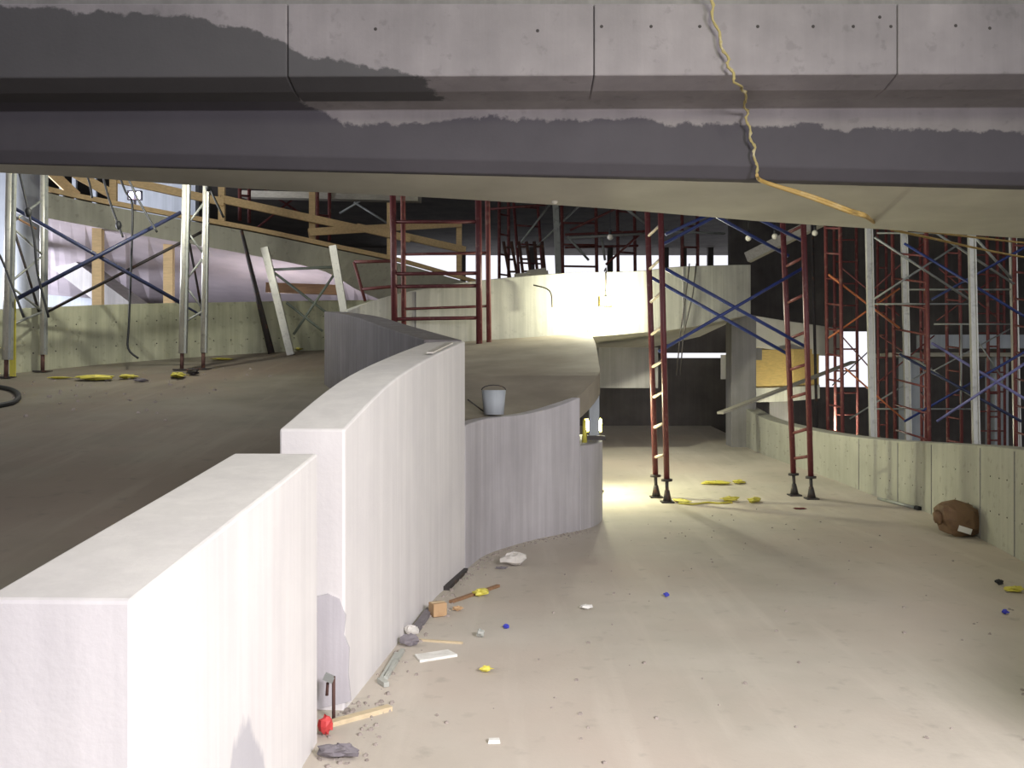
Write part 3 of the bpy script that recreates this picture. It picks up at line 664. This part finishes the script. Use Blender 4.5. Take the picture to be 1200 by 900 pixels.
# cable curl on the parapet, small clutter on its top
MB().sweep(smooth([tuple(at(x, y, d)) for x, y, d in ((625, 334, 15.75), (640, 338, 15.75), (646, 345, 15.75), (647, 360, 15.75))], 4), .012, 5).build('loose_wire', M['iron'], label='thin dark wire curling on the pale bridge parapet', cat='wire')
for px0, px1, lb in ((804, 797, 'hanging dark cord right of the lamp-lit ladder frame'), (812, 801, 'second hanging dark cord right of the lamp-lit ladder frame, longer')):
    MB().sweep([tuple(at(px0 + 4, 309, 17.05)), tuple(at(px0, 345, 16.95)), tuple(at(px1, 392, 16.9)), tuple(at(px1 - 4, 440, 16.9))], .012, 5).build('loose_wire', M['iron'], label=lb, cat='cord')

# ------------------------------------------------------------------ far left: upper curved deck with timber railing
root = empty('upper_curved_deck', (-8, 20, 5), 'upper curved concrete deck descending to the right with lavender underside', 'deck')
UP = smooth([tuple(at(*p)) for p in ((52, 225, 19), (100, 236, 19.4), (200, 255, 20), (300, 273, 21), (400, 294, 22), (470, 309, 23), (560, 334, 24.5), (640, 352, 26))], 4)
UB = smooth([(at(x, y, d).x, at(x, y, d).y, at(x, y, d).z) for x, y, d in ((52, 255, 19), (100, 264, 19.4), (200, 282, 20), (300, 300, 21), (380, 318, 22), (430, 345, 23), (520, 375, 24.5), (620, 390, 26))], 4)
inner = smooth([tuple(at(*p)) for p in ((52, 345, 25), (100, 349, 25), (200, 357, 27.5), (300, 365, 28), (380, 370, 28), (430, 375, 28), (520, 380, 28.5), (620, 395, 28))], 4)
topi = [(p[0], p[1] + 3.2, p[2] + .02) for p in UP]
MB().rails([UP, UB], False).build('edge_face', M['wall_green'], root)
MB().rails([UB, inner], False).build('underside', M['lavender'], root)
MB().rails([topi, UP], False).build('deck_top', M['slab'], root)
tm = [(p[0], p[1] - .05, p[2] + .03) for p in UP]
R = [[(p[0], p[1] + a, p[2] + b) for p in tm] for a, b in ((0, 0), (0, .1), (.18, .1), (.18, 0))]
MB().rails(R).build('edge_timber', M['timber'], root, 'fresh timber edge board')
rail = empty('timber_guardrail', (-7, 20.5, 5.4), 'fresh timber guardrail along the edge of the upper curved deck', 'railing')
def up_at(px):
    best = min(UP, key=lambda p: abs(600 + p[0] / p[1] * F - px)); return Vector(best)
for px, ty in ((133, 192), (260, 205), (366, 222), (457, 238), (538, 262)):
    b = up_at(px) + Vector((0, .1, .1)); t = at(px, ty, b.y); b.x = t.x
    MB().bar(b, t, .14, .09, (0, 1, 0)).build('guard_post', M['timber'], rail)
for (x0, y0), (x1, y1) in (((138, 210), (262, 237)), ((258, 233), (420, 268)), ((418, 266), (480, 280)), ((362, 272), (540, 262)), ((470, 276), (545, 293))):
    d0 = up_at(x0).y; d1 = up_at(x1).y; MB().bar(at(x0, y0, d0), at(x1, y1, d1), .08, .17).build('rail_board', M['timber'], rail)
for (x0, y0), (x1, y1) in (((62, 188), (128, 226)), ((58, 200), (90, 230))):
    MB().bar(at(x0, y0, 19.3), at(x1, y1, 19.6), .08, .2).build('brace_board', M['timber'], rail)
MB().bar(at(285, 228, 25), at(492, 233, 24), .3, .17).build('gray_bearer', M['timber_gray'], label='long level weathered bearer under the dark ceiling left of the slab scaffold', cat='beam')
for px, ty, by, d, lb in ((115, 258, 356, 19.6, 'timber prop under the curved deck near its left end'), (198, 274, 352, 20.4, 'timber prop under the curved deck between the zinc post pairs')):
    b = at(px, by + 30, d); MB().bar(b, at(px, ty, d), .2, .14, (0, 1, 0)).build('timber_prop', M['timber'], label=lb, cat='prop')
MB().bar(at(50, 285, 23), at(170, 375, 21), .5, .5).build('sloping_beam', M['mid_concrete'], label='sloping gray concrete beam behind the olive wall at far left', cat='beam')
MB().tube((-10.65, 20.6, -1.6), (-10.65, 20.6, 7.6), .31, 24).build('round_column', M['blue_gray'], label='round blue-gray concrete column in daylight between the left zinc posts', cat='column')
MB().box((-9.9, 19.4, 1.9), (.2, 2.4, .01)).build('lavender_strip_left', M['lavender'], kind='structure')  # thin level lavender strip at the far left
# cool floodlights
root = empty('flood_lamp', at(154, 201, 23), 'pair of bluish-white floodlights glowing under the overhead ramp at far left', 'lamp')
for px in (150.5, 161): MB().box(at(px, 201, 23), (.15, .06, .24)).build('lamp_glass', M['coolhot'], root, bevel=.03)
MB().box(at(156, 201, 23.1), (.5, .1, .34)).build('lamp_housing', M['iron'], root)
MB().bar(at(156, 195, 23.15), at(156, 150, 23.15), .05, .05, (0, 1, 0)).build('hanger', M['iron'], root)
root = empty('flood_lamp', at(158, 229, 24), 'smaller pair of floodlights glowing low behind the timber edge at far left', 'lamp')
for px in (153.5, 162): MB().box(at(px, 229, 24), (.1, .06, .18)).build('lamp_glass', M['coolhot'], root, bevel=.03)
MB().box(at(158, 229, 24.1), (.36, .1, .24)).build('lamp_housing', M['iron'], root)
MB().bar(at(158, 232, 24.15), at(158, 262, 24.15), .05, .05, (0, 1, 0)).build('stand', M['iron'], root)
for px, py in ((209, 214), (209, 236)): 
    r = empty('ceiling_lamp', at(px, py, 30), ('small white lamp glowing behind the zinc post, ' + ('upper one' if py < 220 else 'lower one')), 'lamp')
    MB().box(at(px, py, 30), (.18, .08, .14)).build('lamp_glass', M['coolhot'], r); MB().bar(at(px, py, 30.1), at(px, 150, 30.1), .04, .04, (0, 1, 0)).build('hanger', M['iron'], r)

# zinc post pairs on the left ramp
def zpair(x0t, x0b, y0b, x1t, x1b, y1b, lb, w):
    a = on_l(x0b, y0b); b = on_l(x1b, y1b); root = empty('zinc_shore', (a + b) / 2, lb, 'shoring frame', 'zinc shoring frames on the left ramp')
    ta = at(x0t, 150, a.y); tb = at(x1t, 150, b.y)
    for p, t, ww in ((a, ta, w), (b, tb, w * .8)):
        d = (t - p).normalized(); r = ww / 2
        m = MB().tube(p + d * .3, t, r * .72, 10); m.build('post', M['zinc'], root)
        MB().bar(p + d * .3 + Vector((r * .7, 0, 0)), t + Vector((r * .7, 0, 0)), r * .5, r * .9, (0, 1, 0)).build('channel', M['zinc_dull'], root)
        jo = MB().tube(p, p + d * .34, .035, 8).build('screw_jack', M['rust'], root)
        MB().box(p + Vector((0, 0, .012)), (.24, .24, .024)).build('base_plate', M['iron'], jo)
    for z0, z1 in ((.35, .5), (.85, .5), (.85, 1.2), (1.55, 1.2), (1.55, 1.9)):
        MB().tube(a + (ta - a).normalized() * (z0 + .25) * 1.4, b + (tb - b).normalized() * (z1 + .25) * 1.4, .02, 6).build('lacing_bar', M['zinc_dull'], root)
    return a, b, ta, tb
zpair(13, 7, 443, 51, 50, 436, 'zinc shoring frame on the left ramp beside the blue-gray column', .19)
zpair(219, 213, 434, 242, 238, 433, 'zinc shoring frame on the left ramp between column and leaning frame', .17)
for p, q, d0, d1, m, r, lb in (((16, 244), (212, 355), 15.5, 16.8, 'navy', .035, 'thick navy brace falling between the two zinc frames'), ((20, 350), (212, 249), 15.4, 16.8, 'navy', .035, 'thick navy brace rising between the two zinc frames'),
    ((54, 366), (238, 271), 16.4, 17.3, 'iron', .028, 'dark rear brace rising between the two zinc frames'), ((50, 262), (240, 372), 16.5, 17.4, 'navy', .022, 'thin rear brace falling between the two zinc frames'), ((17, 254), (42, 268), 15.6, 16.2, 'timber_brown', .02, 'short brown bar at the top of the first zinc frame'),
    ((15, 265), (46, 366), 15.5, 16.3, 'iron', .024, 'steep dark bar within the first zinc frame'), ((222, 285), (238, 372), 16.8, 17.2, 'iron', .024, 'steep dark bar within the second zinc frame')):
    brace(lb, at(*p, d0), at(*q, d1), M[m], r)
# dark slack cables
def cablex(pts, d, lb, knot=None, r=.02):
    root = empty('slack_cable', at(*pts[0], d), lb, 'cable')
    MB().sweep(smooth([tuple(at(x, y, d)) for x, y in pts], 4), r, 5).build('cable_run', M['black'], root)
    if knot:
        c = at(*knot, d); MB().ball(c, .055, (1, 1, 1.5)).build('plug', M['black'], root)
cablex([(14, 170), (22, 200), (33, 247), (40, 280), (44, 320), (57, 372)], 15.2, 'slack black cable with a plug beside the first zinc post', (33, 249))
cablex([(-20, 270), (0, 300), (12, 330), (28, 372)], 14.8, 'slack black cable swinging in at the picture edge of the left ramp')
cablex([(92, 170), (98, 195), (105, 215), (108, 232)], 17.2, 'short black cable hanging before the bright window')
cablex([(112, 180), (120, 205), (128, 234), (138, 262), (144, 278)], 16.9, 'hanging black cable with two plugs before the curved deck', (139, 264))
cablex([(136, 195), (147, 225), (155, 240), (154, 300), (151, 380), (150, 408), (162, 420)], 16.6, 'black cable hanging straight down to the olive wall foot')
cablex([(146, 200), (160, 230), (172, 252), (184, 272)], 16.2, 'short slanting black cable right of the straight one')
cablex([(240, 190), (246, 220), (262, 255)], 15.6, 'short black cable crossing the top of the second zinc frame', (244, 219))
mb = MB(); a = on_l(318, 415); mb.tube(a + Vector((0, 0, .02)), at(283, 270, a.y - .3), .075, 8, .035); mb.build('leaning_pole', M['iron'], label='dark pole leaning from the left ramp against the curved deck', cat='pole')
a = on_l(341, 416); b = on_l(412, 417)
root = empty('leaning_shore', a, 'tilted zinc shoring frame with green-gray cross bars leaning on the olive wall', 'shoring frame')
ta = at(310, 290, a.y + .05); tb = at(390, 288, b.y + .05)
MB().bar(a, ta, .15, .1, (0, 1, 0)).build('post', M['zinc'], root); MB().bar(b + (tb - b) * .02, tb, .15, .1, (0, 1, 0)).build('post', M['zinc'], root)
for p, q in (((320, 316), (392, 313)), ((322, 320), (382, 366)), ((394, 318), (344, 392)), ((336, 355), (378, 388))):
    MB().tube(at(*p, a.y + .05), at(*q, a.y + .05), .03, 6).build('cross_bar', M['green_gray'], root)
MB().bar(at(312, 337, 20.6), at(400, 340, 20.6), .1, .22).build('brown_board', M['timber_brown'], label='dark brown board on the wall behind the tilted zinc frame', cat='board')

# ------------------------------------------------------------------ scraps and clutter on the ramps
def scrap(name, label, c, size, mat, cat='scrap', group=None, rot=0, n=9, jit=.35):
    """crumpled sheet: jittered closed pebble flattened on the floor"""
    mb = MB(); c = Vector(c); k = Matrix.Rotation(rot, 3, 'Z')
    b = MB(); b.ball((0, 0, 0), 1, nu=n, nv=6, jit=jit); lo = min(v[2] for v in b.v)
    mb.add([c + k @ Vector((v[0] * size[0], v[1] * size[1], (v[2] - lo) * size[2] * .5)) for v in b.v], b.f)
    return mb.build(name, mat, label=label, cat=cat, group=group)
# big crumpled paper bag by the right wall
c = on_r(1122, 628); c.x += .0
root = empty('paper_bag', c, 'crumpled brown paper bag lying at the foot of the right parapet', 'bag')
mb = MB(); pr = [(-.26, 0, .0), (-.26, 0, .3)]
b = MB(); 
nu, nv = 14, 8; vs = []
for j in range(nv + 1):
    for i in range(nu):
        a = 2 * math.pi * i / nu; t = math.pi * j / nv; sx = math.copysign(abs(math.cos(a)) ** .6, math.cos(a)); sy = math.copysign(abs(math.sin(a)) ** .6, math.sin(a)); st = math.sin(t) ** .55
        jt = 1 + random.uniform(-.1, .1) * (j > 1) + (.16 if j == 0 else 0); vs.append(c + Vector((sx * st * .205 * jt - .03 * math.cos(t), sy * st * .18 * jt, .17 + .17 * math.copysign(abs(math.cos(t)) ** .7, math.cos(t)) * jt)))
mb.add(vs, [(j * nu + i, j * nu + (i + 1) % nu, (j + 1) * nu + (i + 1) % nu, (j + 1) * nu + i) for j in range(nv) for i in range(nu)])
zmin = min(v[2] for v in mb.v); mb.v = [(v[0], v[1], v[2] - zmin + .002) for v in mb.v]
mb.build('bag_body', M['bag'], root)
mb = MB(); q = c + Vector((-.215, -.02, .2)); mb.ball(q, .065, (.9, .8, 1.1), jit=.2); mb.build('twisted_mouth', M['bag'], root)
MB().box(c + Vector((-.01, -.185, .09)), (.14, .01, .06), Matrix.Rotation(.3, 3, 'Y')).build('pale_tag', M['white'], root, 'pale torn tag')
root = empty('conduit_pipe', on_r(1058, 592), 'pale thin conduit lying along the foot of the right parapet', 'pipe')
p0, p1 = on_r(1032, 586, .02), on_r(1078, 597, .02); p0.x -= .03; p1.x -= .05
MB().tube(p0, p1, .022, 8).build('pipe_body', M['zinc_dull'], root); MB().tube(p1, p1 + (p1 - p0).normalized() * .09, .032, 8).build('coupling', M['black'], root)
# yellow tape heaps
for i, (px, py, s, lb) in enumerate(((838, 568, (.22, .1, .05), 'yellow tape scrap in the light pool, farther pair, left piece'), (866, 567, (.14, .08, .05), 'yellow tape scrap in the light pool, farther pair, right piece'),
    (800, 589, (.16, .08, .04), 'yellow tape scrap right at the foot of the lamp-lit ladder frame'), (855, 588, (.13, .07, .06), 'yellow tape scrap in the nearer row, middle piece'), (884, 589, (.15, .07, .06), 'yellow tape scrap in the nearer row, piece closest to the dull ladder frame'))):
    scrap('yellow_tape', lb, on_r(px, py), s, M['yellow'], 'tape', 'yellow tape scraps on the right ramp', i)
mb = MB(); mb.sweep([on_r(x, y, .015) for x, y in ((795, 591), (812, 592), (830, 590), (842, 591), (858, 590))], .014, 5); mb.build('tape_strand', M['yellow'], label='thin yellow tape strand lying between the scraps and the ladder foot', cat='tape')
scrap('yellow_tape', 'yellow scrap on the floor at the extreme edge under the right parapet', on_r(1190, 694), (.07, .05, .04), M['yellow'], 'tape')
scrap('yellow_tape', 'small yellow flake alone on the open floor before the white board', on_r(570, 788), (.035, .025, .03), M['yellow'], 'tape')
scrap('yellow_tape', 'yellow scrap on the brown stick by the curved wall', on_r(563, 699), (.06, .04, .05), M['yellow'], 'tape')
# cardboard cube
c = on_r(513, 722)
root = empty('cardboard_box', c, 'small cardboard cube at the foot of the pale curving parapet', 'box')
Rm = Matrix.Rotation(.5, 3, 'Z'); MB().box(c + Vector((0, 0, .048)), (.1, .09, .09), Rm).build('box_body', M['card'], root, bevel=.004)
MB().box(c + Vector((0, 0, .0955)), (.1, .02, .003), Rm).build('tape_seam', M['timber_pale'], root)
def stick(lb, a, b, w, t, mat, name='wood_stick', cat='stick', lift=0):
    p, q = on_r(*a), on_r(*b); p.z += t / 2 + lift; q.z += t / 2 + lift; return MB().bar(p, q, w, t).build(name, mat, label=lb, cat=cat)
stick('thin brown stick lying right of the cardboard cube', (528, 707), (584, 688), .03, .02, M['timber_brown'])
stick('dark stick standing farther along the foot of the curving parapet', (523, 692), (545, 670), .05, .03, M['iron'])
stick('dark strip of formwork lying along the parapet foot before the cube', (486, 742), (503, 718), .05, .03, M['rag'])
stick('pale thin lath lying just beyond the white board', (490, 751), (542, 755), .02, .012, M['timber_pale'])
stick('pale wooden lath near the gap between the two front parapets', (383, 852), (457, 832), .045, .022, M['timber_pale'], 'wood_lath', 'lath')
stick('gray plastic channel lying along the parapet foot, outer one', (452, 797), (472, 764), .025, .02, M['pvc'], 'plastic_channel', 'channel')
stick('gray plastic channel lying along the parapet foot, inner one', (446, 800), (465, 768), .02, .02, M['pvc'], 'plastic_channel', 'channel')
stick('short stub of gray plastic bent off the channel end', (445, 800), (453, 806), .03, .025, M['pvc'], 'plastic_channel', 'channel', .002)
mb = MB(); P = [on_r(x, y) for x, y in ((486, 770), (525, 764), (536, 770), (492, 777))]
mb.add(P + [p + Vector((0, 0, .014)) for p in P], [(3, 2, 1, 0), (4, 5, 6, 7), (0, 1, 5, 4), (1, 2, 6, 5), (2, 3, 7, 6), (3, 0, 4, 7)]); mb.build('white_board', M['white'], label='white flat board scrap lying near the curving parapet', cat='board')
scrap('crumpled_film', 'crumpled pale plastic film on the floor below the curved retaining wall', on_r(602, 663), (.11, .07, .1), M['film'], 'plastic', None, .3, 12)
scrap('crumpled_film', 'dark tail of plastic beside the crumpled pale film', on_r(588, 667), (.06, .025, .02), M['rag'], 'plastic')
scrap('paper_scrap', 'small white paper scrap in the middle of the floor', on_r(687, 714), (.05, .03, .03), M['white'], 'paper')
mb = MB(); c = on_r(579, 871); mb.box(c + Vector((0, 0, .008)), (.055, .03, .016), Matrix.Rotation(.05, 3, 'Z'), .85); mb.build('white_chip', M['white'], label='small white chip on the floor at the very front', cat='chip')
scrap('blue_cap', 'tiny blue plastic cap on the floor beyond the gray pebble', on_r(593, 737), (.018, .018, .03), M['blue_bit'], 'cap')
scrap('blue_cap', 'tiny blue plastic bit alone on the open right ramp', on_r(781, 700), (.02, .018, .03), M['blue_bit'], 'cap')
scrap('blue_cap', 'tiny blue plastic bit near the picture edge below the paper bag', on_r(1178, 720), (.025, .018, .03), M['blue_bit'], 'cap')
scrap('gray_pebble', 'round gray pebble beside the pale lath and blue cap', on_r(563, 747), (.025, .025, .05), M['pvc'], 'stone')
scrap('plastic_bit', 'tiny black cap on the floor before the right parapet', on_r(1171, 686), (.03, .025, .04), M['black'], 'cap')
scrap('red_scrap', 'faint red scrap on the floor before the dull ladder frame', on_r(937, 597), (.09, .03, .02), M['red_far'], 'scrap')
scrap('red_scrap', 'bright red plastic piece at the gap between the front parapets', on_r(382, 863), (.03, .025, .08), M['red_tag'], 'scrap')
scrap('gray_rag', 'dirty gray rag crumpled at the foot of the nearest parapet', on_r(397, 890), (.085, .03, .05), M['rag'], 'rag', None, -.1, 14)
scrap('wood_chip', 'brown wood crumb just right of the cardboard cube', on_r(536, 716), (.035, .02, .03), M['card'], 'chip')
scrap('crumpled_film', 'grayish scrap heap between the channels and the cube', on_r(481, 757), (.06, .04, .06), M['rag'], 'plastic')
scrap('crumpled_film', 'pale crumpled scrap at the parapet foot above the channels', on_r(482, 746), (.045, .03, .06), M['film'], 'plastic')
# rebar and bracket in the joint between the parapets
root = empty('rebar_stub', (-.86, 4.43, 0), 'rusty rebar stub with a clamp standing in the gap between the front parapets', 'rebar')
p = at(391, 826, 4.45); p.z = 0; MB().tube(p, at(391, 793, 4.45), .009, 6).build('bar', M['rust'], root)
MB().bar(at(380, 792, 4.45), at(391, 797, 4.45), .03, .03).build('clamp', M['zinc_dull'], root); MB().tube(at(384, 800, 4.47), at(383, 815, 4.47), .008, 6).build('clamp_bolt', M['rust'], root)
# grit as stuff
def grit(name, pts, mat, lb, surf):
    mb = MB()
    for x, y, s in pts:
        z = surf(x, y); mb.box((x, y, z + s * .22), (s, s * random.uniform(.5, 1), s * .5), Matrix.Rotation(random.uniform(0, 3), 3, 'Z'), random.uniform(.4, .9))
    return mb.build(name, mat, label=lb, cat='grit', kind='stuff')
pts = []
for k in range(240):
    t = random.random(); P = smooth(W2 + [(a, b, 0, 0) for a, b, _ in RET[1:]], 6); p = P[int(t * (len(P) - 1))]
    pts.append((p[0] + .015 + abs(random.gauss(0, .09)), p[1] - abs(random.gauss(0, .05)), random.uniform(.006, .028)))
for k in range(60): pts.append((random.uniform(-.86, -.6), random.uniform(3.7, 4.8), random.uniform(.006, .025)))
pts = [p for p in pts if not (p[0] < -.84 and p[1] < 4.25)]
grit('grit', pts, M['stone'], 'brown grit and crumbs gathered along the foot of the front parapets', zr)
pts = [(random.uniform(-.5, 4.0), random.uniform(3.6, 12), random.uniform(.006, .024)) for k in range(150)]
pts = [p for p in pts if p[0] > (-.7 if p[1] < 7 else (-.2 + (p[1] - 7) * .4)) and p[0] < rx(p[1]) - .1]
grit('grit', pts, M['stone'], 'small crumbs strewn over the open right ramp', zr)
# left ramp clutter
for i, (px, py, s, m, lb) in enumerate(((112, 446, (.3, .14, .08), 'yellow', 'yellow tape heap on the left ramp midway between the zinc frames'), (150, 444, (.16, .1, .06), 'yellow', 'yellow tape scrap on the left ramp beside the middle heap'), (208, 443, (.26, .12, .08), 'yellow', 'yellow tape heap below the second zinc frame on the left ramp'),
    (70, 444, (.2, .08, .03), 'yellow', 'yellow tape scrap on the left ramp right of the first zinc frame'), (262, 422, (.25, .1, .04), 'yellow', 'yellow tape scrap at the olive wall foot right of the second zinc frame'), (350, 411, (.3, .1, .05), 'yellow', 'yellow tape scrap below the tilted zinc frame'),
    (226, 440, (.12, .08, .1), 'iron', 'dark lump on the left ramp below the second zinc frame'), (165, 448, (.12, .06, .05), 'rag', 'dark rag on the left ramp beside the yellow scrap'), (166, 421, (.08, .06, .05), 'white', 'white scrap at the olive wall foot'))):
    scrap('yellow_tape' if m == 'yellow' else 'floor_scrap', lb, on_l(px, py), s, M[m], 'tape' if m == 'yellow' else 'scrap', None, i)
MB().sweep([tuple(v) for v in smooth([tuple(on_l(x, y, .03)) for x, y in ((-30, 452), (0, 456), (16, 460), (22, 467), (16, 474), (0, 478), (-30, 484))], 4)], .035, 6).build('black_hose', M['black'], label='loop of black hose on the left ramp at the picture edge', cat='hose')
root = empty('yellow_tarp_strip', on_l(14, 442), 'yellow strip hanging at the foot of the first zinc post', 'strip')
MB().bar(on_l(15, 441), at(15, 345, 15.5), .1, .02, (0, 1, 0)).build('strip', M['yellow'], root)
pts = [(random.uniform(-8, -4), random.uniform(11, 17), random.uniform(.02, .06)) for k in range(70)]
grit('grit', [p for p in pts if p[0] < -3.4 and p[0] > -6.8 - (16 - p[1])], M['stone'], 'crumbs strewn over the far part of the left ramp', zl)
# notch below the slab lip
root = empty('notch_lamp', at(686, 516, 10.7), 'yellow lamp head with dark bracket lying in the notch of the retaining wall', 'lamp')
p = at(685, 517, 10.75); p.z = .93
MB().tube(p + Vector((0, 0, 0)), p + Vector((.0, .0, .26)), .03, 8, .02).build('lamp_tube', M['yellow'], root)
MB().box(p + Vector((.12, .05, .05)), (.24, .1, .05)).build('bracket', M['iron'], root)
MB().box(at(696, 488, 11.4), (.12, .12, .56)).build('notch_post', M['blue_gray'], label='short pale post propping the slab lip above the notch', cat='post')
p = Vector((-.18, 9.25, 1.30))
root = empty('white_bucket', p, 'pale bucket standing on the raised slab behind the front parapet end', 'bucket')
MB().tube(p, p + Vector((0, 0, .24)), .1, 14, .12).build('bucket_body', M['blue_gray'], root)
MB().sweep([p + Vector((.12 * math.cos(a), .0, .24 + .05 * math.sin(a))) for a in [math.pi * k / 8 for k in range(9)]], .005, 5).build('bucket_handle', M['iron'], root)
MB().sweep(smooth([tuple(at(x, y, 9.4)) for x, y in ((548, 468), (560, 477), (572, 486))], 3), .008, 5).build('loose_wire', M['iron'], label='short dark wire on the raised slab beside the bucket', cat='wire')
